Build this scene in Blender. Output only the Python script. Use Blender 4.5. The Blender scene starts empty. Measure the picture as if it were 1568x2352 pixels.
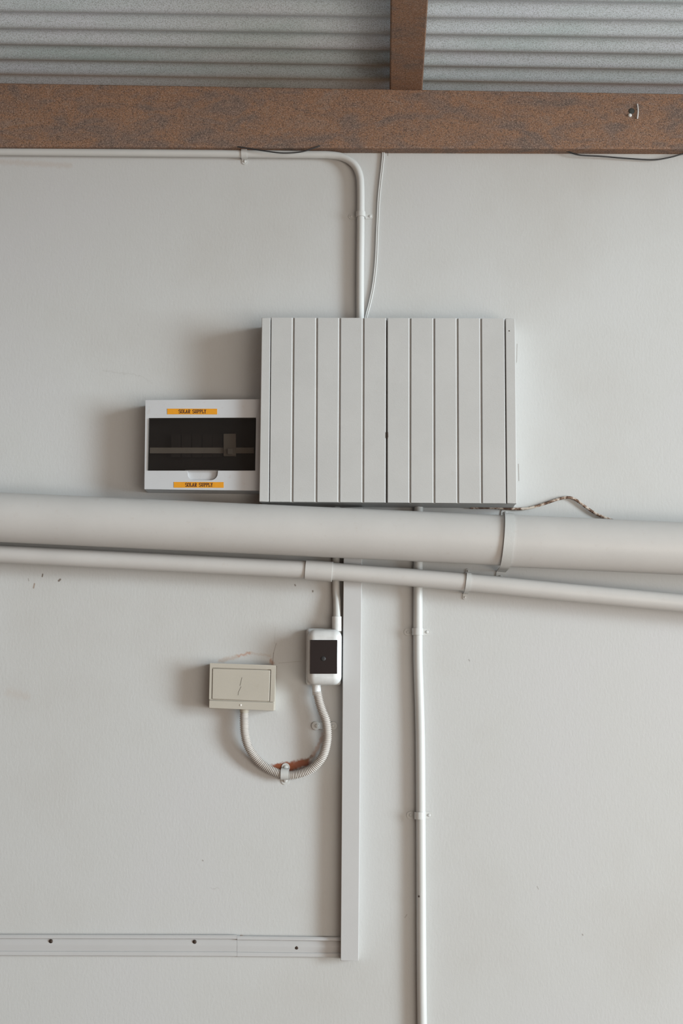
import bpy, math, random
from mathutils import Vector, Matrix
S = bpy.context.scene
COL = S.collection
random.seed(4)

# ------------------------------------------------------------ camera
F = 3000.0                                   # focal length in pixels of a 1568 x 2352 frame
D = 3.0                                      # distance to the wall plane y = 0
CAM = Vector((0, -D, 1.5))
_up = Vector((86, 19776, -F)).normalized()   # world z seen from the camera
_dp = Vector((96, -455.5, -F))
_dp = (_dp - _up * _dp.dot(_up)).normalized()  # world y seen from the camera
_rt = _dp.cross(_up)
R = Matrix((_rt, _dp, _up))                  # camera axes -> world axes
cd = bpy.data.cameras.new('camera'); cam = bpy.data.objects.new('camera', cd); COL.objects.link(cam)
cd.sensor_fit = 'VERTICAL'; cd.sensor_height = 36.0; cd.lens = 36.0 * F / 2352.0
cam.matrix_world = Matrix.Translation(CAM) @ R.to_4x4()
S.camera = cam

# ------------------------------------------------------------ light
w = bpy.data.worlds.new('world'); S.world = w; w.use_nodes = True
bg = w.node_tree.nodes['Background']
bg.inputs[0].default_value = (1.0, 0.58, 0.36, 1); bg.inputs[1].default_value = 0.15
def area(name, loc, target, sx, sy, power, col):
    l = bpy.data.lights.new(name, 'AREA'); l.shape = 'RECTANGLE'; l.size = sx; l.size_y = sy
    l.energy = power; l.color = col
    o = bpy.data.objects.new(name, l); COL.objects.link(o); o.location = loc
    o.rotation_euler = (Vector(target) - Vector(loc)).to_track_quat('-Z', 'Z').to_euler()
    return o
area('doorway_daylight', (22.0, -10.2, 2.7), (0, 0, 1.7), 11.5, 5.2, 6000, (0.83, 0.945, 1.0))
area('ground_bounce_fill', (2.2, -4.2, 0.12), (-0.6, -0.3, 2.9), 4.0, 3.2, 150, (1.0, 0.90, 0.79))  # added up-light in place of ground bounce, brightens roof and upper wall
vs = S.view_settings
vs.view_transform = 'Standard'; vs.look = 'None'; vs.gamma = 1.0; vs.use_curve_mapping = False
vs.exposure = 0.53

# ------------------------------------------------------------ helpers
def W(px, py, y=0.0):
    d = R @ Vector((px - 784.0, 1176.0 - py, -F))
    return CAM + d * ((y - CAM.y) / d.y)

class MB:
    def __init__(s): s.v = []; s.f = []
    def add(s, vs_, fs):
        n = len(s.v); s.v += [Vector(v) for v in vs_]; s.f += [tuple(i + n for i in f) for f in fs]; return s
    def prism(s, front, back):               # two matching rings of points
        n = len(front)
        return s.add(list(front) + list(back),
                     [tuple(range(n)), tuple(range(2*n-1, n-1, -1))] +
                     [(i, i+n, (i+1) % n + n, (i+1) % n) for i in range(n)])
    def plate(s, pix, yf, yb):               # polygon read at the front depth, pushed straight back to yb
        fr = [W(a, b, yf) for a, b in pix]
        return s.prism(fr, [Vector((p.x, yb, p.z)) for p in fr])
    def tube(s, path, r, seg=20, cap=True):
        pts = [Vector(p) for p in path]; n = len(pts); t0 = None; rings = []
        nor = None
        for i, p in enumerate(pts):
            t = (pts[min(i+1, n-1)] - pts[max(i-1, 0)]).normalized()
            if nor is None:
                nor = t.orthogonal().normalized()
            else:
                nor = (nor - t * nor.dot(t)).normalized()
            b = t.cross(nor); rr = r[i] if isinstance(r, (list, tuple)) else r
            rings.append([p + (nor*math.cos(a) + b*math.sin(a)) * rr for a in (2*math.pi*k/seg for k in range(seg))])
        base = len(s.v)
        for rg in rings: s.v += rg
        for i in range(n-1):
            for k in range(seg):
                a = base+i*seg+k; b_ = base+i*seg+(k+1) % seg
                s.f.append((a, b_, b_+seg, a+seg))
        if cap:
            s.f.append(tuple(base+k for k in range(seg-1, -1, -1)))
            s.f.append(tuple(base+(n-1)*seg+k for k in range(seg)))
        return s
    def dome(s, c, r, h, seg=20, slot=True): # screw head facing the viewer (towards -y)
        c = Vector(c); rings = []
        prof = [(1.0, 0.0), (1.0, .35), (.9, .65), (.65, .9), (.3, 1.0)]
        base = len(s.v)
        for q, e in prof:
            for k in range(seg):
                a = 2*math.pi*k/seg
                s.v.append(c + Vector((math.cos(a)*r*q, -e*h, math.sin(a)*r*q)))
        for i in range(len(prof)-1):
            for k in range(seg):
                a = base+i*seg+k; b = base+i*seg+(k+1) % seg
                s.f.append((a, b, b+seg, a+seg))
        s.f.append(tuple(base+(len(prof)-1)*seg+k for k in range(seg)))
        return s
    def build(s, name, mat, parent=None, bevel=0, segs=3, smooth=35):
        off = parent.location if parent is not None and parent.type == 'EMPTY' else Vector((0, 0, 0))
        if parent is not None and parent.type != 'EMPTY':
            off = Vector(parent['_o'])
        me = bpy.data.meshes.new(name)
        me.from_pydata([v - off for v in s.v], [], s.f); me.validate()
        import bmesh
        bm = bmesh.new(); bm.from_mesh(me); bmesh.ops.recalc_face_normals(bm, faces=bm.faces); bm.to_mesh(me); bm.free()
        o = bpy.data.objects.new(name, me); COL.objects.link(o)
        if parent is not None: o.parent = parent
        me.materials.append(mat)
        if bevel:
            m = o.modifiers.new('bevel', 'BEVEL'); m.width = bevel; m.segments = segs
            m.limit_method = 'ANGLE'; m.angle_limit = math.radians(40)
            m.harden_normals = False
        me.shade_smooth(); me.set_sharp_from_angle(angle=math.radians(smooth))
        o['_o'] = tuple(off)
        return o

def thing(name, loc, label, cat, group=None):
    o = bpy.data.objects.new(name, None); COL.objects.link(o); o.location = loc
    o.empty_display_size = 0.05
    o['label'] = label; o['category'] = cat
    if group: o['group'] = group
    return o
def tag(o, label, cat, group=None):
    o['label'] = label; o['category'] = cat
    if group: o['group'] = group
    return o
def struct(o): o['kind'] = 'structure'; return o

def spline(pts, step=0.006):                 # Catmull-Rom through the points
    P = [Vector(p) for p in pts]; P = [P[0]*2-P[1]] + P + [P[-1]*2-P[-2]]; out = []
    for i in range(1, len(P)-2):
        a, b, c, d = P[i-1:i+3]; n = max(2, int((c-b).length/step))
        for k in range(n):
            t = k/n
            out.append(0.5*((2*b)+(c-a)*t+(2*a-5*b+4*c-d)*t*t+(3*b-a-3*c+d)*t**3))
    out.append(P[-2]); return out

# ------------------------------------------------------------ materials
def new(name):
    m = bpy.data.materials.new(name); m.use_nodes = True
    return m, m.node_tree, m.node_tree.nodes['Principled BSDF']
def ramp(nt, fac, stops):
    r = nt.nodes.new('ShaderNodeValToRGB'); e = r.color_ramp.elements
    e[0].position, e[0].color = stops[0][0], (*stops[0][1], 1)
    e[1].position, e[1].color = stops[-1][0], (*stops[-1][1], 1)
    for p, c in stops[1:-1]:
        x = e.new(p); x.color = (*c, 1)
    nt.links.new(fac, r.inputs[0]); return r.outputs[0]
def noise(nt, vec, scale, detail=3, rough=.55, dist=0.0):
    n = nt.nodes.new('ShaderNodeTexNoise'); n.inputs['Scale'].default_value = scale
    n.inputs['Detail'].default_value = detail; n.inputs['Roughness'].default_value = rough
    n.inputs['Distortion'].default_value = dist
    nt.links.new(vec, n.inputs['Vector']); return n.outputs['Fac']
def geo(nt, scale=None):                     # world position, optionally stretched
    g = nt.nodes.new('ShaderNodeNewGeometry').outputs['Position']
    if scale is None: return g
    m = nt.nodes.new('ShaderNodeMapping'); m.inputs['Scale'].default_value = scale
    nt.links.new(g, m.inputs[0]); return m.outputs[0]
def bump(nt, bsdf, h, strength, dist):
    b = nt.nodes.new('ShaderNodeBump'); b.inputs['Strength'].default_value = strength
    b.inputs['Distance'].default_value = dist
    nt.links.new(h, b.inputs['Height']); nt.links.new(b.outputs[0], bsdf.inputs['Normal']); return b
def mix(nt, a, b, f):
    m = nt.nodes.new('ShaderNodeMix'); m.data_type = 'RGBA'
    for s_, v in ((m.inputs[6], a), (m.inputs[7], b)):
        if isinstance(v, tuple): s_.default_value = (*v, 1)
        else: nt.links.new(v, s_)
    if isinstance(f, (int, float)): m.inputs[0].default_value = f
    else: nt.links.new(f, m.inputs[0])
    return m.outputs[2]
def mth(nt, op, a, b=None):
    m = nt.nodes.new('ShaderNodeMath'); m.operation = op; m.use_clamp = False
    for i, v in enumerate((a, b)):
        if v is None: continue
        if isinstance(v, (int, float)): m.inputs[i].default_value = v
        else: nt.links.new(v, m.inputs[i])
    return m.outputs[0]

ALB = 0.74                                   # overall reflectance of the aged surfaces
def base(nt, b, c, k=None):
    m = nt.nodes.new('ShaderNodeVectorMath'); m.operation = 'SCALE'; m.inputs['Scale'].default_value = k or ALB
    nt.links.new(c, m.inputs[0]); nt.links.new(m.outputs[0], b.inputs['Base Color'])
def paint(name, col, rough=.5, mott=.06, bscale=350, bstr=.15, dirt=None, dirt_amt=0.5, spec=.35):
    m, nt, b = new(name); g = geo(nt)
    n1 = noise(nt, g, 9, 4, .6)
    lo = tuple(c*(1-mott) for c in col); hi = tuple(min(1, c*(1+mott)) for c in col)
    c = ramp(nt, n1, [(.3, lo), (.7, hi)])
    if dirt:
        n2 = noise(nt, g, 60, 5, .7)
        f = nt.nodes.new('ShaderNodeMapRange'); f.inputs['From Min'].default_value = .60
        f.inputs['From Max'].default_value = .78; f.inputs['To Max'].default_value = dirt_amt
        nt.links.new(n2, f.inputs[0]); c = mix(nt, c, dirt, f.outputs[0])
    base(nt, b, c); b.inputs['Roughness'].default_value = rough
    b.inputs['Specular IOR Level'].default_value = spec
    bump(nt, b, noise(nt, g, bscale, 3, .6), bstr, .001)
    return m

def seg_mask(nt, P, a, b, r0, r1, amt=1.0):
    """soft capsule between two wall points; full inside r0, gone outside r1"""
    A = Vector((a.x, 0, a.z)); B = Vector((b.x, 0, b.z)); BA = B - A
    def vm(op, x, y=None):
        n = nt.nodes.new('ShaderNodeVectorMath'); n.operation = op
        for i, v in enumerate((x, y)):
            if v is None: continue
            if isinstance(v, Vector): n.inputs[i].default_value = v
            else: nt.links.new(v, n.inputs[i])
        return n
    pa = vm('SUBTRACT', P, A).outputs[0]
    h = mth(nt, 'MULTIPLY', vm('DOT_PRODUCT', pa, BA).outputs['Value'], 1/max(BA.dot(BA), 1e-9))
    h = mth(nt, 'MINIMUM', mth(nt, 'MAXIMUM', h, 0.0), 1.0)
    sc = nt.nodes.new('ShaderNodeVectorMath'); sc.operation = 'SCALE'; sc.inputs[0].default_value = BA
    nt.links.new(h, sc.inputs['Scale'])
    d = vm('LENGTH', vm('SUBTRACT', pa, sc.outputs[0]).outputs[0]).outputs['Value']
    mr = nt.nodes.new('ShaderNodeMapRange'); mr.interpolation_type = 'SMOOTHSTEP'
    mr.inputs['From Min'].default_value = r0; mr.inputs['From Max'].default_value = r1
    mr.inputs['To Min'].default_value = amt; mr.inputs['To Max'].default_value = 0
    nt.links.new(d, mr.inputs[0]); return mr.outputs[0]

def wall_material():
    m, nt, b = new('painted_plaster'); g = geo(nt)
    c = ramp(nt, noise(nt, g, 1.6, 4, .6), [(.3, (.625, .625, .61)), (.5, (.665, .675, .67)), (.72, (.675, .68, .69))])
    # flat vector in the wall plane, slightly ragged
    nz = nt.nodes.new('ShaderNodeTexNoise'); nz.inputs['Scale'].default_value = 110; nz.inputs['Detail'].default_value = 3
    nt.links.new(g, nz.inputs['Vector'])
    a1 = nt.nodes.new('ShaderNodeVectorMath'); a1.operation = 'MULTIPLY_ADD'
    nt.links.new(nz.outputs['Color'], a1.inputs[0]); a1.inputs[1].default_value = (.016, 0, .016)
    nt.links.new(g, a1.inputs[2])
    a2 = nt.nodes.new('ShaderNodeVectorMath'); a2.operation = 'MULTIPLY_ADD'
    nt.links.new(a1.outputs[0], a2.inputs[0]); a2.inputs[1].default_value = (1, 0, 1); a2.inputs[2].default_value = (-.008, 0, -.008)
    P = a2.outputs[0]
    flat = nt.nodes.new('ShaderNodeVectorMath'); flat.operation = 'MULTIPLY'
    nt.links.new(g, flat.inputs[0]); flat.inputs[1].default_value = (1, 0, 1); Q = flat.outputs[0]
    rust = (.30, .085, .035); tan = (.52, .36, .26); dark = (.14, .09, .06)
    marks = [  # pixel ends, inner and outer radius in mm, colour, strength, ragged
        ((626, 1768), (704, 1752), 4, 14, rust, .95, 1), ((636, 1766), (668, 1764), 6, 15, rust, .9, 1),
        ((700, 1748), (716, 1738), 0, 6, (.22, .12, .06), .7, 1), ((590, 1752), (620, 1770), 0, 7, rust, .55, 1),
        ((720, 1735), (742, 1690), 0, 8, (.50, .27, .16), .55, 1), ((560, 1700), (600, 1755), 0, 9, (.55, .38, .28), .4, 1),
        ((505, 1519), (545, 1508), 0, 7, tan, .45, 1), ((548, 1506), (574, 1500), 0, 5, (.55, .28, .17), .6, 1),
        ((574, 1500), (620, 1506), 0, 5, tan, .25, 1),
        ((625, 1524), (622, 1516), 0, 6, (.45, .22, .12), .6, 1),
        ((626, 1524), (628, 1500), 0, 1.6, dark, .55, 0), ((628, 1500), (634, 1478), 0, 1.4, dark, .4, 0),
        ((630, 1478), (632, 1440), 0, 1.3, dark, .15, 0), ((640, 1523), (690, 1519), 0, 1.5, dark, .22, 0),
        ((98, 1319), (97, 1324), .6, 2.6, dark, .8, 0), ((135, 1334), (138, 1331), 1.2, 3.4, dark, .8, 0),
        ((79, 1341), (77, 1350), .4, 3.2, (.3, .2, .13), .7, 0), ((65, 1329), (66, 1334), 0, 2, dark, .4, 0),
        ((677, 1343), (678, 1345), .8, 2.4, dark, .7, 0), ((718, 1357), (718, 1359), .8, 2.6, dark, .7, 0),
        ((1337, 2146), (1338, 2148), .3, 2.2, dark, .5, 0), ((1233, 2036), (1236, 2042), 0, 1.8, dark, .35, 0),
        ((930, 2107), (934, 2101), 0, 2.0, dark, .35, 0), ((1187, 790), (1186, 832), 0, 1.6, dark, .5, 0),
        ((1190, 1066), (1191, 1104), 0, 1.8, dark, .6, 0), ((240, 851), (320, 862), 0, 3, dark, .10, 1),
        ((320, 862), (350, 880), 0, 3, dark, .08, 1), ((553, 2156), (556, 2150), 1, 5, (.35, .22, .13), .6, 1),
        ((0, 372), (160, 380), 0, 12, tan, .22, 1), ((480, 2040), (500, 2041), 0, 2.0, dark, .15, 1),
        ((20, 1590), (60, 1600), 0, 16, tan, .14, 1), ((465, 1976), (466, 1977), .5, 2.2, dark, .5, 0),
        ((1076, 1515), (1078, 1518), .3, 2.2, dark, .4, 0), ((890, 352), (890, 357), .4, 2.2, dark, .5, 0),
    ]
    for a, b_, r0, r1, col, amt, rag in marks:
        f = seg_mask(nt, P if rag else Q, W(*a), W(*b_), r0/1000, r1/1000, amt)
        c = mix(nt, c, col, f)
    base(nt, b, c); b.inputs['Roughness'].default_value = .62
    b.inputs['Specular IOR Level'].default_value = .3
    h1 = noise(nt, geo(nt, (1, 1, .45)), 190, 4, .65, .4)
    h2 = noise(nt, g, 14, 3, .5)
    h = mth(nt, 'ADD', mth(nt, 'MULTIPLY', h1, .0011), mth(nt, 'MULTIPLY', h2, .0012))
    bb = bump(nt, b, h, .28, 1.0)
    return m

def wood_material():
    m, nt, b = new('rough_brown_timber')
    g = geo(nt, (3.5, 8, 8)); g2 = geo(nt)
    c = ramp(nt, noise(nt, g, 3.0, 5, .6, .6), [(.25, (.13, .105, .09)), (.42, (.25, .165, .125)), (.58, (.34, .18, .10)), (.76, (.31, .225, .18))])
    spk = noise(nt, g2, 420, 2, .8)
    c = mix(nt, c, (.05, .035, .03), mth(nt, 'MULTIPLY', ramp(nt, spk, [(.50, (0, 0, 0)), (.62, (1, 1, 1))]), .8))
    spk2 = noise(nt, g2, 330, 2, .8)
    c = mix(nt, c, (.62, .46, .38), mth(nt, 'MULTIPLY', ramp(nt, spk2, [(.54, (0, 0, 0)), (.66, (1, 1, 1))]), .6))
    base(nt, b, c); b.inputs['Roughness'].default_value = .75
    bump(nt, b, noise(nt, geo(nt, (1, 8, 8)), 60, 5, .7), .5, .003)
    return m

def roof_material():
    m, nt, b = new('galvanised_roof_sheet'); g = geo(nt, (.5, 2, 2)); g2 = geo(nt)
    c = ramp(nt, noise(nt, g, 4, 4, .6), [(.3, (.55, .70, .74)), (.5, (.69, .80, .88)), (.72, (.75, .82, .94))])
    spk = noise(nt, g2, 380, 2, .8)
    c = mix(nt, c, (.20, .25, .26), mth(nt, 'MULTIPLY', ramp(nt, spk, [(.46, (0, 0, 0)), (.62, (1, 1, 1))]), .6))
    base(nt, b, c, .95); b.inputs['Roughness'].default_value = .5
    b.inputs['Metallic'].default_value = .10
    bump(nt, b, spk, .12, .001)
    return m

def simple(name, col, rough=.5, metal=0, spec=.5):
    m, nt, b = new(name)
    n = noise(nt, geo(nt), 45, 3, .6)
    c = ramp(nt, n, [(.3, tuple(x*.93 for x in col)), (.7, tuple(min(1, x*1.06) for x in col))])
    base(nt, b, c)
    b.inputs['Roughness'].default_value = rough; b.inputs['Metallic'].default_value = metal
    b.inputs['Specular IOR Level'].default_value = spec
    return m

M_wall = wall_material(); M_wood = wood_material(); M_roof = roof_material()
M_pipe = paint('pipe_paint', (.66, .65, .635), .42, .03, 260, .10, (.50, .42, .36), .25)
M_cond = paint('conduit_paint', (.69, .70, .69), .38, .03, 300, .10)
M_box = paint('cupboard_paint', (.60, .605, .60), .45, .035, 420, .18, (.50, .46, .42), .22)
M_trunk = paint('trunking_paint', (.63, .635, .64), .42, .02, 300, .08)
M_clip = paint('clip_paint', (.68, .69, .68), .42, .04, 300, .2)
M_white = simple('white_plastic', (.80, .82, .82), .35)
M_grey = paint('pale_grey_plastic', (.64, .65, .67), .38, .03, 300, .05, (.50, .38, .32), .5)
M_beige = paint('aged_beige_plastic', (.56, .525, .455), .5, .04, 500, .12, (.42, .36, .27), .3)
M_dark = simple('dark_brown_screw', (.06, .04, .03), .5, .3)
M_black = simple('black_rubber', (.02, .022, .025), .5)
M_orange = simple('orange_label', (.86, .36, .015), .5)
M_ink = simple('printed_ink', (.10, .035, .02), .6)
M_win = simple('black_switch_cover', (.018, .013, .014), .32)
M_inner = simple('dim_panel_interior', (.075, .07, .07), .5)
M_brk = simple('grey_breaker', (.86, .83, .78), .45)
M_floor = paint('concrete_floor', (.34, .26, .20), .8, .1, 40, .3)
m_, nt_, b_ = new('flaking_brown_cable')
nt_.links.new(ramp(nt_, noise(nt_, geo(nt_), 75, 3, .7), [(.42, (.07, .035, .02)), (.5, (.2, .12, .08)), (.58, (.5, .44, .38))]), b_.inputs['Base Color'])
b_.inputs['Roughness'].default_value = .6; M_cable = m_
m_, nt_, b_ = new('smoked_clear_cover')
tr = nt_.nodes.new('ShaderNodeBsdfTransparent'); tr.inputs[0].default_value = (.68, .655, .63, 1)
mx = nt_.nodes.new('ShaderNodeMixShader'); mx.inputs[0].default_value = .22
b_.inputs['Base Color'].default_value = (.03, .027, .026, 1); b_.inputs['Roughness'].default_value = .22
nt_.links.new(tr.outputs[0], mx.inputs[1]); nt_.links.new(b_.outputs[0], mx.inputs[2])
nt_.links.new(mx.outputs[0], nt_.nodes['Material Output'].inputs[0]); M_smoke = m_

# ------------------------------------------------------------ the room
def beam_top(px): return 190 + 25*px/1568.0
def beam_bot(px): return 337 + 5*px/1568.0
BY = -0.03                                   # front face of the beam
X0, X1 = -1900, 3300                         # pixel columns the long members run to
bl, br_ = W(X0, beam_bot(X0), BY), W(X1, beam_bot(X1), BY)
tl, tr_ = W(X0, beam_top(X0), BY), W(X1, beam_top(X1), BY)
WB = 0.14                                    # back of wall
mb = MB()
mb.prism([Vector((bl.x, 0, 0)), Vector((br_.x, 0, 0)), Vector((br_.x, 0, br_.z)), Vector((bl.x, 0, bl.z))],
         [Vector((bl.x, WB, 0)), Vector((br_.x, WB, 0)), Vector((br_.x, WB, br_.z)), Vector((bl.x, WB, bl.z))])
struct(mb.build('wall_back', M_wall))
mb = MB(); mb.prism([Vector((bl.x, -6.5, 0)), Vector((br_.x, -6.5, 0)), Vector((br_.x, WB, 0)), Vector((bl.x, WB, 0))],
                    [Vector((bl.x, -6.5, -.1)), Vector((br_.x, -6.5, -.1)), Vector((br_.x, WB, -.1)), Vector((bl.x, WB, -.1))])
struct(mb.build('floor', M_floor))

# wall beam
t = thing('timber_beam', Vector((0, 0, (bl.z+br_.z)/2)), 'long brown timber beam running along the top of the white wall', 'beam')
mb = MB(); fr = [bl, br_, tr_, tl]
mb.prism(fr, [Vector((p.x, .11, p.z)) for p in fr])
mb.build('beam_timber', M_wood, t, bevel=.003, segs=2)
c = W(1446, 265, BY)
mb = MB(); mb.dome(c + Vector((0, .0005, 0)), .0045, .004); mb.build('nail', M_white, t)
mb = MB(); mb.tube(spline([W(1463, 239, BY-.002), W(1465, 255, BY-.004), W(1463, 273, BY-.002)]), .0016, 8); mb.build('bent_nail', M_white, t)
mb = MB(); mb.dome(W(1450, 255, BY) + Vector((0, .0005, 0)), .0075, .002, 18); mb.build('knot_plug', simple('dark_knot', (.05, .055, .05), .8), t)

# corrugated roof: level towards the viewer, falling slightly to the right like the beam
slope = (tr_.z - tl.z) / (tr_.x - tl.x)
def zt(x): return tl.z + slope*(x - tl.x)    # top of the beam at x
PUR = 0.075
mb = MB(); n = int(6.6/0.076*12)
ys = [0.34 - i*0.076/12 for i in range(n)]
xs = [bl.x, br_.x]
for th_ in (0, .0012):
    for i, y in enumerate(ys):
        for x in xs:
            mb.v.append(Vector((x, y, zt(x) + PUR + .0095 + .0066*math.cos(2*math.pi*i/12) + th_)))
N = len(ys)*2
for i in range(len(ys)-1):
    a = 2*i
    mb.f.append((a, a+1, a+3, a+2)); mb.f.append((N+a, N+a+2, N+a+3, N+a+1))
for s_ in (0, 1):
    for i in range(len(ys)-1):
        a = 2*i+s_; mb.f.append((a, a+2, N+a+2, N+a))
mb.f.append((0, N, N+1, 1)); a = 2*(len(ys)-1); mb.f.append((a, a+1, N+a+1, N+a))
struct(mb.build('ceiling', M_roof, smooth=50))

# purlin crossing the beam
ztop = zt(W(933, 208, BY).x)
pl = W(895, 208, BY); pr = W(970, 208, BY)
def flat_on(px, py, z):                      # pixel on a level plane
    d = R @ Vector((px - 784.0, 1176.0 - py, -F)); return CAM + d*((z - CAM.z)/d.z)
xl = pl.x; xr = pr.x
mb = MB()
fr = [Vector((xl, .3, zt(xl))), Vector((xr, .3, zt(xr))), Vector((xr, .3, zt(xr)+PUR)), Vector((xl, .3, zt(xl)+PUR))]
mb.prism(fr, [Vector((p.x, -6.2, p.z)) for p in fr])
tag(mb.build('timber_rafter', M_wood, bevel=.003, segs=2), 'brown timber rafter crossing under the corrugated roof above the beam', 'rafter')

# ------------------------------------------------------------ saddles
def saddle(name, px, py, ang, r, h, wd, ear, label, group, ears=(1, -1), mat=None, screw=.0035, thick=.0016, sm=None, ear_w=None):
    """strap over a pipe of radius r whose axis stands h off the wall; ang = pipe direction in the wall plane"""
    mat = mat or M_clip
    c = W(px, py, -h); c.y = 0
    v = Vector((math.cos(ang), 0, math.sin(ang))); u = Vector((-math.sin(ang), 0, math.cos(ang))); n = Vector((0, -1, 0))
    t = thing(name, c, label, 'pipe clip', group)
    rr = r + .0005; ew = ear_w or wd
    prof = []
    def half(s_, has):
        out = []
        if has:
            L = rr + ear; e = ew/2
            for k in range(7):
                a = math.pi/2*k/6
                out.append((s_*(L - e*math.sin(a) if False else L - e + e*math.cos(a)), 0.0, max(.0006, e*math.sin(a))))
            out.append((s_*(rr + .0012), 0.0, e)); out.append((s_*rr, .0012, wd/2))
        else: out.append((s_*rr, .0, wd/2))
        return out
    prof += half(1, 1 in ears)
    for k in range(17):
        a = math.pi*k/16
        prof.append((rr*math.cos(a), h + rr*math.sin(a), wd/2))
    prof += half(-1, -1 in ears)[::-1]
    mb = MB(); m = len(prof); base = 0
    for i, (pu, pn, hw) in enumerate(prof):
        a = prof[max(i-1, 0)]; b = prof[min(i+1, m-1)]
        tx, ty = b[0]-a[0], b[1]-a[1]; L = math.hypot(tx, ty) or 1
        nu, nn = ty/L, -tx/L                 # outward
        if nn < 0 and abs(nn) > .5: nu, nn = -nu, -nn
        for off in (0.0002, thick):
            for sg in (-1, 1):
                mb.v.append(c + u*(pu + nu*off) + n*(pn + nn*off) + v*(sg*hw))
    for i in range(m-1):
        a = 4*i; b = a+4
        mb.f += [(a, b, b+1, a+1), (a+2, a+3, b+3, b+2), (a, a+2, b+2, b), (a+1, b+1, b+3, a+3)]
    mb.f += [(0, 1, 3, 2), (4*m-4, 4*m-2, 4*m-1, 4*m-3)]
    mb.build('strap', mat, t, smooth=45)
    for s_ in (1, -1):
        if s_ in ears:
            mb = MB(); mb.dome(c + u*(s_*(rr + ear - ew*.55)) + n*(thick*.8), screw, screw*.7)
            mb.build('screw', sm or mat, t)
    return t
HP = math.pi/2

# ------------------------------------------------------------ upper conduit and cables
def pixpath(pts, y, step=.006):
    return spline([W(*p[:2], p[2] if len(p) > 2 else y) for p in pts], step)
mb = MB(); mb.tube(pixpath([(-1500, 335), (-600, 343), (0, 348.5), (400, 352), (690, 355), (755, 356), (789, 362), (813, 378), (825, 402), (828, 435), (828, 520), (827, 640), (827, 760)], -.0125), .0092, 20)
tag(mb.build('conduit', M_cond), 'thin white conduit bending down from the beam into the slatted cupboard', 'conduit')
saddle('pipe_saddle', 561, 353, 0.0, .0092, .0125, .014, .013, 'white half clip below the beam, left of the conduit bend', 'small saddles on the white conduits', ears=(-1,))
saddle('pipe_saddle', 828, 493, HP, .0092, .0125, .013, .020, 'white two-eared clip on the short conduit above the cupboard', 'small saddles on the white conduits')
mb = MB()
core = [(877, 346), (880, 352), (877, 385), (870, 450), (866.5, 520), (863, 600), (857, 655), (849, 695), (841, 726), (838, 745)]
for dx in (-1.7, 1.9):
    mb.tube(pixpath([(a+dx, b) for a, b in core], -.004), .0018, 10)
tag(mb.build('twin_cable', M_cond), 'thin white twin cable hanging from the beam to the cupboard top', 'cable')
mb = MB(); mb.tube(pixpath([(545, 337, -.034), (572, 341, -.034), (610, 347, -.034), (650, 351.5, -.034), (690, 349, -.034), (715, 342, -.034), (735, 335, -.032)], -.03, .004), .0016, 8)
tag(mb.build('wire', M_black), 'black wire sagging below the beam, left of the conduit bend', 'wire')
mb = MB(); mb.tube(pixpath([(1300, 347, -.012), (1330, 356, -.012), (1380, 359, -.010), (1440, 364, -.008), (1500, 367, -.008), (1540, 361, -.010), (1575, 352, -.012), (1640, 345, -.012)], -.01, .004), .0018, 8)
tag(mb.build('wire', M_black), 'black wire sagging below the right end of the beam', 'wire')

# ------------------------------------------------------------ slatted cupboard
CY = -0.092
c0 = W(890, 1155, 0)
t = thing('meter_cupboard', c0, 'white tongue-and-groove board cupboard with two doors on the wall', 'cupboard')
def quad(x0t, x1t, x0b, x1b, yt=730.5, yb=1154):
    def tp(x): return 729.5 + 1.8*(x-601)/580
    def bt(x): return 1152 + 4.2*(x-595)/590
    return [(x0t, tp(x0t)), (x1t, tp(x1t)), (x1b, bt(x1b)), (x0b, bt(x0b))]
q = quad(602.5, 1181.5, 597, 1185.5)
fr = [W(a, b, CY+.018) for a, b in q]
mb = MB(); mb.prism(fr, [Vector((p.x, 0.0, p.z)) for p in fr]); mb.build('carcass', M_box, t, bevel=.0015, segs=1)
for (a, b, cc, d) in ((601, 621, 595, 617), (1160.5, 1182.5, 1164, 1186.5)):
    mb = MB(); mb.plate(quad(a, b, cc, d), CY, CY+.0185); mb.build('side_board', M_box, t, bevel=.0012, segs=2)
def lerp(a, b, k): return a + (b-a)*k
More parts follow.
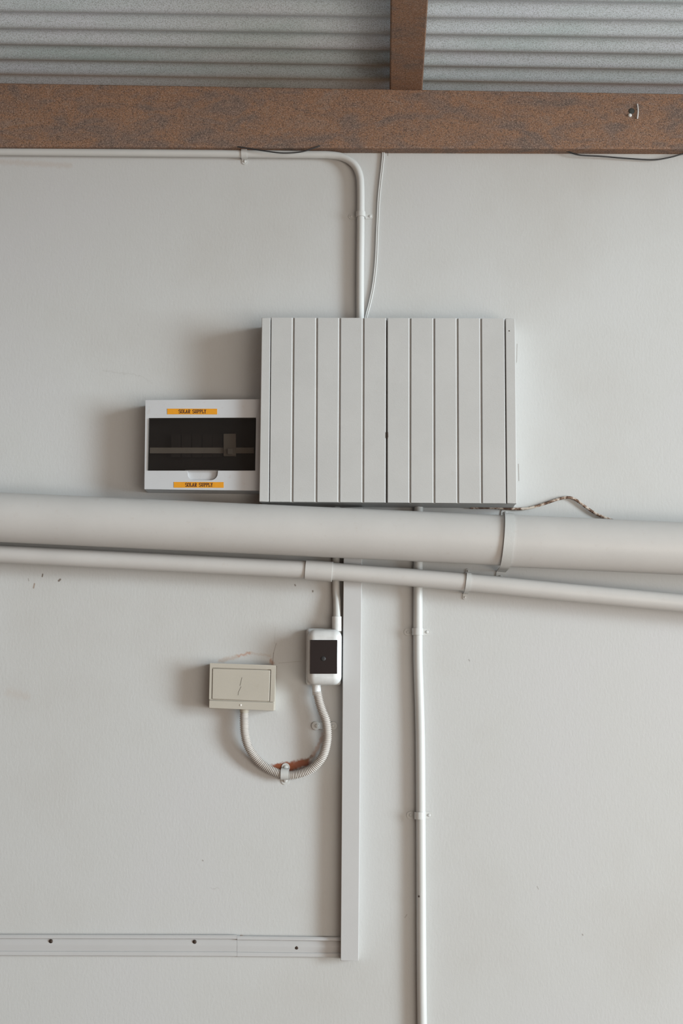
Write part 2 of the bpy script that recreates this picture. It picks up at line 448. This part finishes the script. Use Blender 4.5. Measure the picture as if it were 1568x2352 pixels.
def door(tops, bots, name='door'):
    """boards with V joints; tops/bots = pixel x of the joints from left to right"""
    mb = MB(); vd = .0045; vw = 3.8
    ring_t = []; ring_b = []
    for i, (a, b) in enumerate(zip(tops, bots)):
        if i == 0: ring_t += [(a+.2, CY+vd*.8), (a+1.6, CY)]; ring_b += [(b+.2, CY+vd*.8), (b+1.6, CY)]
        elif i == len(tops)-1: ring_t += [(a-3.0, CY), (a-1, CY+vd*.6)]; ring_b += [(b-3.0, CY), (b-1, CY+vd*.6)]
        else:
            for dx, yy in ((-vw-1, CY), (-.9, CY+vd), (.7, CY+vd), (1.7, CY)):
                ring_t.append((a+dx, yy)); ring_b.append((b+dx, yy))
    q = quad(0, 1, 0, 1)
    def tp(x): return 729.5 + 1.8*(x-601)/580
    def bt(x): return 1152 + 4.2*(x-595)/590
    T = []; B = []
    for (x, yy), (xb, yb) in zip(ring_t, ring_b):
        p = W(x, tp(x), CY); T.append(Vector((p.x, yy, p.z)))
        p = W(xb, bt(xb), CY); B.append(Vector((p.x, yb, p.z)))
    m = len(T)
    mb.v = T + B + [Vector((T[0].x, CY+.017, T[0].z)), Vector((T[-1].x, CY+.017, T[-1].z)), Vector((B[0].x, CY+.017, B[0].z)), Vector((B[-1].x, CY+.017, B[-1].z))]
    for i in range(m-1): mb.f.append((i, i+1, m+i+1, m+i))
    a, b, c_, d = 2*m, 2*m+1, 2*m+2, 2*m+3
    mb.f += [(a, b, d, c_), tuple(range(m)) + (b, a), tuple(range(m, 2*m)) + (d, c_), (0, m, c_, a), (m-1, 2*m-1, d, b)]
    return mb.build(name, M_box, t, smooth=20)
door((622, 675, 728.5, 781.5, 835.5, 887.5), (618, 672, 727, 779.5, 834.5, 886.5))
door((889, 943, 997.5, 1051, 1105, 1159.5), (889, 942.5, 998, 1052.5, 1107, 1163))
mb = MB(); mb.plate([(888, 992), (891, 992), (891.5, 1004), (888, 1006)], CY-.0015, CY+.004); mb.build('catch', M_dark, t, bevel=.0005)
mb = MB(); mb.dome(W(1169, 760, CY)+Vector((0, .0003, 0)), .0016, .0008, 10); mb.build('nail', M_dark, t)

# ------------------------------------------------------------ solar breaker box
SY = -0.064
t = thing('breaker_box', W(464, 1125, 0), 'grey breaker box with smoked window and orange labels beside the cupboard', 'breaker box')
out = [(334, 919), (600.5, 917), (598.5, 1127), (331.5, 1123.5)]
win = [(341, 960), (588, 959), (586, 1081), (338.5, 1081)]
fr = [W(a, b, SY+.012) for a, b in out]
mb = MB()
# open tray: ring of four walls and a back so the window really shows an inside
inn = [W(a, b, SY+.012) for a, b in [(337, 924), (597, 922), (595, 1122), (335, 1119)]]
for i in range(4):
    j = (i+1) % 4
    mb.prism([fr[i], fr[j], inn[j], inn[i]], [Vector((p.x, 0.0, p.z)) for p in (fr[i], fr[j], inn[j], inn[i])])
mb.prism([Vector((p.x, -.004, p.z)) for p in inn], [Vector((p.x, -.0002, p.z)) for p in inn])
mb.build('back_tray', M_grey, t)
mb = MB()
mb.plate([out[0], out[1], (588.5, 959), (341, 960)], SY, SY+.0122)
mb.plate([out[0], (341, 960), (338.5, 1081), out[3]], SY, SY+.0122)
mb.plate([(588, 959), out[1], out[2], (586, 1081)], SY, SY+.0122)
notch = [(338.5, 1081), (430, 1081), (431, 1087)]
for k in range(1, 6):
    a = math.pi + math.pi/2*k/5; notch.append((445+14*math.cos(a), 1089-14*math.sin(a)))
for k in range(0, 6):
    a = -math.pi/2 + math.pi/2*k/5; notch.append((484+16*math.cos(a), 1087-16*math.sin(a)))
notch += [(500.5, 1081), (586, 1081), out[2], out[3]]
mb.plate(notch, SY, SY+.0122)
mb.build('front_frame', M_grey, t)
mb = MB(); mb.plate([(425, 1079), (505, 1079), (505, 1106), (425, 1106)], SY+.0085, SY+.0115); mb.build('latch_recess', M_grey, t)
mb = MB(); mb.plate([(341.8, 960.8), (587.2, 959.8), (585.4, 1080.4), (339.2, 1080.4)], SY-.0025, SY+.0015)
cov = mb.build('window_cover', M_smoke, t, bevel=.001, segs=2); cov['label'] = 'smoked see-through cover'
mb = MB(); mb.plate([(340, 950), (590, 950), (590, 1090), (336, 1090)], SY+.030, SY+.034); mb.build('inner_panel', M_inner, t)
mb = MB(); mb.plate([(344, 1028), (583, 1028), (583, 1041), (344, 1041)], SY+.018, SY+.0222); mb.build('mounting_rail', M_brk, t)
for x in (393, 417, 441, 465, 488):
    mb = MB(); mb.plate([(x, 998), (x+22, 998), (x+22, 1050), (x, 1050)], SY+.0225, SY+.0255); mb.build('blank_plate', simple('dark_blank', (.11, .10, .10), .4), t)
mb = MB(); mb.plate([(513, 996), (541, 996), (541, 1047), (513, 1047)], SY+.014, SY+.0259)
brk = mb.build('breaker', M_brk, t, bevel=.001)
mb = MB(); mb.plate([(522, 1030), (533, 1030), (533, 1043), (522, 1043)], SY+.008, SY+.0141); mb.build('toggle', M_brk, brk, bevel=.001)

STROKES = {  # strokes on a 4 x 6 grid, serifs added on the stems
 'S': [[(4, 5), (3, 6), (1, 6), (0, 5), (0, 4), (1, 3.2), (3, 2.8), (4, 2), (4, 1), (3, 0), (1, 0), (0, 1)]],
 'O': [[(1, 0), (0, 1.5), (0, 4.5), (1, 6), (3, 6), (4, 4.5), (4, 1.5), (3, 0), (1, 0)]],
 'L': [[(1, 6), (1, 0)], [(0, 6), (2, 6)], [(0, 0), (4, 0), (4, 1.6)]],
 'A': [[(.4, 0), (2, 6), (3.6, 0)], [(1, 2), (3, 2)], [(-.3, 0), (1.2, 0)], [(2.8, 0), (4.3, 0)]],
 'R': [[(1, 0), (1, 6)], [(0, 6), (3, 6), (4, 5), (4, 4), (3, 3), (1, 3)], [(2.2, 3), (3.8, 0)], [(0, 0), (2, 0)], [(3.4, 0), (4.4, 0)]],
 'U': [[(.7, 6), (.7, 1.2), (1.5, 0), (2.7, 0), (3.5, 1.2), (3.5, 6)], [(0, 6), (1.4, 6)], [(2.8, 6), (4.2, 6)]],
 'P': [[(1, 0), (1, 6)], [(0, 6), (3, 6), (4, 5.2), (4, 3.8), (3, 3), (1, 3)], [(0, 0), (2, 0)]],
 'Y': [[(.4, 6), (2, 3), (3.6, 6)], [(2, 3), (2, 0)], [(1, 0), (3, 0)], [(-.2, 6), (1, 6)], [(3, 6), (4.2, 6)]],
}
def lettering(parent, txt, px0, px1, ybot, ytop, y):
    mb = MB(); adv = (px1-px0)/(len(txt)*5.4-1.4); sy = (ybot-ytop)/6.0; th = .62
    for i, ch in enumerate(txt):
        if ch == ' ': continue
        ox = px0 + i*5.4*adv
        for st in STROKES[ch]:
            for a, b in zip(st, st[1:]):
                ax, ay = ox+a[0]*adv, ybot-a[1]*sy; bx, by = ox+b[0]*adv, ybot-b[1]*sy
                L = math.hypot(bx-ax, by-ay) or 1; dx, dy = (bx-ax)/L, (by-ay)/L
                hw = th*(.85 if abs(dx) > abs(dy) else 1.15)
                ax -= dx*.3; ay -= dy*.3; bx += dx*.3; by += dy*.3
                q = [(ax-dy*hw, ay+dx*hw), (bx-dy*hw, by+dx*hw), (bx+dy*hw, by-dx*hw), (ax+dy*hw, ay-dx*hw)]
                mb.plate(q, y-.0003, y)
    o = mb.build('lettering', M_ink, parent); return o
for (x0, x1, y0, y1, l0, l1) in ((384, 498.5, 938.5, 951.5, 411, 473), (399, 513.5, 1107, 1120, 426, 488)):
    mb = MB(); mb.plate([(x0, y0), (x1, y0+.3), (x1, y1+.3), (x0, y1)], SY-.0006, SY)
    lb = mb.build('warning_label', M_orange, t); lb['label'] = 'orange label reading SOLAR SUPPLY'
    lettering(lb, 'SOLAR SUPPLY', l0, l1, y1-2.6, y0+2.6, SY-.0006)

# ------------------------------------------------------------ pipes
def pipe(pts, y, r, name='pipe', mat=None, parent=None, seg=40):
    mb = MB(); mb.tube([W(a, b, y) for a, b in pts], r, seg); return mb.build(name, mat or M_pipe, parent)
BPY = -.0882; BPR = .0565
def bpc(x): return 1188.0 + (1260-1188.0)*x/1568.0
o = pipe([(X0+200, bpc(X0+200)), (1154, bpc(1154))], BPY, BPR, 'drain_pipe')
t = thing('drain_pipe', W(784, bpc(784), 0), 'thick white drain pipe crossing the wall below the cupboard', 'pipe')
bpy.data.objects.remove(o)
pipe([(X0+200, bpc(X0+200)), (1162, bpc(1162))], BPY, BPR, 'pipe_length', parent=t, seg=56)
pipe([(1153, bpc(1153)+.3), (X1-300, bpc(X1-300)+.3)], BPY, BPR+.0022, 'socket_length', parent=t, seg=56)
BPA = -math.atan(73.5/1568)
saddle('pipe_strap', 1163, 1241.5, BPA-.045, BPR+.003, .0882, .0210, .026, 'wide white strap around the thick drain pipe near the cupboard corner', None, thick=.0022, screw=.0048, ear_w=.021)

t = thing('waste_pipe', W(784, 1316, 0), 'thinner white pipe with a coupling, running under the thick drain pipe', 'pipe')
SPY = -.0502
pipe([(X0+200, 1272.5+.0515*(X0+200)), (0, 1272.5), (400, 1293), (735, 1310.5)], SPY, .0203, 'pipe_length', parent=t)
pipe([(730, 1310), (900, 1323), (1072, 1337), (1300, 1360), (1568, 1385.5), (X1-300, 1385.5+.097*(X1-300-1568))], SPY, .0203, 'pipe_length', parent=t)
pipe([(702, 1308.8), (763, 1313.3)], SPY, .0232, 'coupling', parent=t)
saddle('pipe_ring_clip', 1074, 1337, -.088-.04, .0206, .0502, .010, .015, 'narrow white clip over the thinner waste pipe', None, thick=.002, screw=.0026)

# dark cable arching out from behind the strap
mb = MB(); mb.tube(pixpath([(1080, 1166), (1130, 1166), (1182, 1169), (1215, 1167), (1250, 1157), (1280, 1147), (1302, 1142.5), (1320, 1147), (1345, 1165), (1370, 1181), (1400, 1193), (1440, 1205)], -.006), .0032, 12)
tag(mb.build('loose_cable', M_cable), 'brown paint-flecked cable arching above the thick pipe right of the strap', 'cable')

# ------------------------------------------------------------ vertical trunking
t = thing('trunking', W(802, 2207, 0), 'white rectangular trunking dropping down the wall from the pipes', 'trunking')
TY = -.029
mb = MB(); mb.plate([(791, 1165), (831, 1165), (822.5, 2206), (782.5, 2206)], TY+.005, 0); mb.build('trunking_base', M_trunk, t)
mb = MB(); mb.plate([(789.5, 1165), (832, 1165), (823, 2207), (781.8, 2207)], TY, TY+.0065); mb.build('trunking_cover', M_trunk, t, bevel=.001, segs=2)

# ------------------------------------------------------------ long thin conduit on the right
mb = MB(); mb.tube(pixpath([(961, 1165), (960, 1290), (959.5, 1400), (959.5, 1500), (961, 1560), (963.5, 1640), (965, 1720), (966, 1873), (967, 2060), (968, 2250), (970, 2420), (973, 2700), (976, 3000)], -.0110), .0106, 24)
t = tag(mb.build('conduit', M_cond), 'long thin white conduit running down the wall right of the trunking', 'conduit')
mb = MB(); mb.dome(W(962, 2059, -.0218)+Vector((0, .0006, 0)), .0022, .001, 10); mb.build('paint_chip', M_dark, t)
saddle('pipe_saddle', 958.5, 1451, HP, .0106, .0110, .016, .0195, 'upper white clip on the long conduit right of the trunking', 'small saddles on the white conduits')
saddle('pipe_saddle', 964, 1873, HP, .0106, .0110, .016, .0185, 'lower white clip on the long conduit right of the trunking', 'small saddles on the white conduits')

# ------------------------------------------------------------ low horizontal channel
def channel(xa, xb, tops, bots, label, ra=0, rb=0):
    prof = [(0, 0), (0, .010), (.10, .0125), (.17, .0125), (.19, .005), (.45, .0085), (.50, .0085), (.76, .0055), (.79, .0075), (.84, .0085), (.97, .0085), (1, .0065), (1, 0)]
    mb = MB()
    A = []; B = []
    for k, d in prof:
        pa = W(xa, lerp(tops[0], bots[0], k), -d); pb = W(xb, lerp(tops[1], bots[1], k), -d)
        A.append(Vector((pa.x, -d, pa.z))); B.append(Vector((pb.x, -d, pb.z)))
    mb.prism(A, B)
    o = mb.build('cable_channel', M_trunk, smooth=25); return tag(o, label, 'cable channel')
ch1 = channel(-1500, 544, (2144, 2148), (2190, 2197), 'long white cable channel low on the left of the wall')
ch2 = channel(544.4, 783, (2150, 2153), (2197.5, 2199.5), 'short white cable channel piece meeting the foot of the trunking')
for x, y, p in ((117, 2162, ch1), (447, 2163.5, ch1), (681, 2176, ch2)):
    mb = MB(); mb.dome(W(x, y, -.006), .0046, .0028, 14)
    s_ = mb.build('screw', M_dark, p)

# ------------------------------------------------------------ isolator switch
t = thing('isolator_switch', W(745, 1576, 0), 'white rounded isolator switch box with black cover left of the trunking', 'switch')
mb = MB(); mb.plate([(703, 1443), (784, 1443), (783, 1574), (702, 1574)], -.022, 0); mb.build('base_housing', M_white, t, bevel=.007, segs=5)
mb = MB(); mb.plate([(705, 1444.5), (784, 1444.5), (783, 1573), (704, 1573)], -.060, -.0215)
mb.build('top_housing', M_white, t, bevel=.018, segs=8)
mb = MB(); mb.plate([(712, 1470), (774.5, 1470), (774, 1547.5), (711.5, 1547.5)], -.0625, -.055)
wc = mb.build('black_cover', M_win, t, bevel=.0008, segs=2); wc['label'] = 'black flap over the switch'
mb = MB(); mb.dome(W(742, 1513, -.0623), .0055, .0016, 20); mb.build('button', M_black, wc)
GY = -.022
def col(x, y0, y1, r, name, x1=None):
    mb = MB(); mb.tube([W(x, y0, GY), W(x if x1 is None else x1, y1, GY)], r, 24); return mb.build(name, M_white, t, bevel=.0008, segs=2)
g1 = col(773.5, 1416, 1450, .0112, 'upper_gland')
g2 = col(725.5, 1568, 1597, .0100, 'lower_gland', 727.5)
# straight feed above the switch
mb = MB(); mb.tube(pixpath([(772, 1165), (771.5, 1340, -.0095), (773.5, 1380, -.015), (774, 1425, GY)], -.0095), .0088, 22)
tag(mb.build('conduit', M_cond), 'short white conduit dropping from the pipes into the isolator switch', 'conduit')

# ------------------------------------------------------------ junction box
t = thing('junction_box', W(555, 1630, 0), 'beige junction box with a scratched lid on the wall', 'junction box')
JY = -.042
def jq(u0, v0, u1, v1):
    TL, TR, BR, BL = (482, 1523), (632.5, 1528), (629, 1632.5), (479.5, 1626.5)
    def P(u, v):
        tx = lerp(TL[0], TR[0], u), lerp(TL[1], TR[1], u); bx = lerp(BL[0], BR[0], u), lerp(BL[1], BR[1], u)
        return (lerp(tx[0], bx[0], v), lerp(tx[1], bx[1], v))
    return [P(u0, v0), P(u1, v0), P(u1, v1), P(u0, v1)]
mb = MB(); mb.plate(jq(0, 0, 1, 1), JY+.004, 0); mb.build('housing', M_beige, t, bevel=.0015)
mb = MB()
mb.plate(jq(0, 0, 1, .095), JY, JY+.0045)
mb.plate(jq(0, .09, .035, .80), JY, JY+.0045); mb.plate(jq(.935, .09, 1, .80), JY, JY+.0045)
mb.build('rim', M_beige, t)
mb = MB(); mb.plate(jq(0, .825, 1, 1), JY-.0012, JY+.0045); bs = mb.build('screw_strip', M_beige, t, bevel=.001)
mb = MB(); mb.plate(jq(.043, .115, .922, .795), JY-.0003, JY+.0042); lid = mb.build('lid', M_beige, t, bevel=.0012)
mb = MB()
for a, b in (((555.5, 1556), (551, 1575)), ((553.5, 1577), (547.5, 1590)), ((547.5, 1590), (546.5, 1597))):
    dx, dy = b[0]-a[0], b[1]-a[1]; L = math.hypot(dx, dy); nx, ny = -dy/L*.55, dx/L*.55
    mb.plate([(a[0]+nx, a[1]+ny), (b[0]+nx, b[1]+ny), (b[0]-nx, b[1]-ny), (a[0]-nx, a[1]-ny)], JY-.0005, JY)
mb.build('scratch', simple('scratch_grey', (.20, .19, .16), .8), lid)
mb = MB(); mb.dome(W(552.5, 1619.5, JY-.001), .0026, .0012, 14); mb.build('screw', M_brk, bs)
mb = MB(); mb.tube([W(560.5, 1622, GY), W(561, 1634, GY), W(561, 1639, GY)], [.0098, .0104, .0080], 22); mb.build('gland', M_beige, t)

# ------------------------------------------------------------ flexible hose
pts = [(728, 1590, -.024), (733, 1612, -.024), (740, 1634, -.024), (748, 1655, -.026), (751.5, 1680, -.028), (750, 1706, -.026), (740, 1738, -.020), (716, 1765, -.015), (686, 1778, -.0125),
       (655, 1780, -.0125), (624, 1770, -.0135), (594, 1749, -.016), (572, 1719, -.020), (562.5, 1686, -.023), (560.5, 1655, -.022), (560.8, 1638, -.022)]
path = spline([W(*p) for p in pts], .0007)
L = 0; rad = []; prev = path[0]
for p in path:
    L += (p-prev).length; prev = p
    rad.append(.0092 + .00115*max(-1, min(1, 1.5*math.cos(2*math.pi*L/.0039))))
mb = MB(); mb.tube(path, rad, 24)
tag(mb.build('corrugated_hose', paint('hose_paint', (.60, .565, .53), .5, .04, 300, .1), smooth=70), 'ribbed white flexible conduit looping from the switch to the beige junction box', 'hose')
saddle('hose_saddle', 654.5, 1778, -.02, .0105, .0128, .0185, .013, 'white clip at the bottom of the ribbed hose loop, rust beside it', 'clips of the ribbed hose', screw=.0052)
# open clip behind the hose, its ears left and right
c = W(745, 1667, 0)
t = thing('hose_saddle', c, 'open clip behind the ribbed hose near the trunking', 'pipe clip', 'clips of the ribbed hose')
mb = MB()
ring = lambda x, r: [(x + r*math.cos(a), 1667 + r*math.sin(a)) for a in [2*math.pi*k/20 for k in range(20)]]
mb.plate(ring(725, 10), -.0045, 0); mb.plate(ring(765, 9.5), -.0045, 0)
mb.plate([(725, 1659), (765, 1659), (765, 1675), (725, 1675)], -.0035, 0)
mb.build('strap', M_clip, t, bevel=.0008, segs=2)
mb = MB(); mb.dome(W(727, 1667, -.0042), .0045, .003); mb.build('screw', M_clip, t)
mb = MB(); mb.dome(W(764.5, 1667, -.0042), .0045, .003); mb.build('screw', M_clip, t)

for o in bpy.data.objects:
    if '_o' in o: del o['_o']
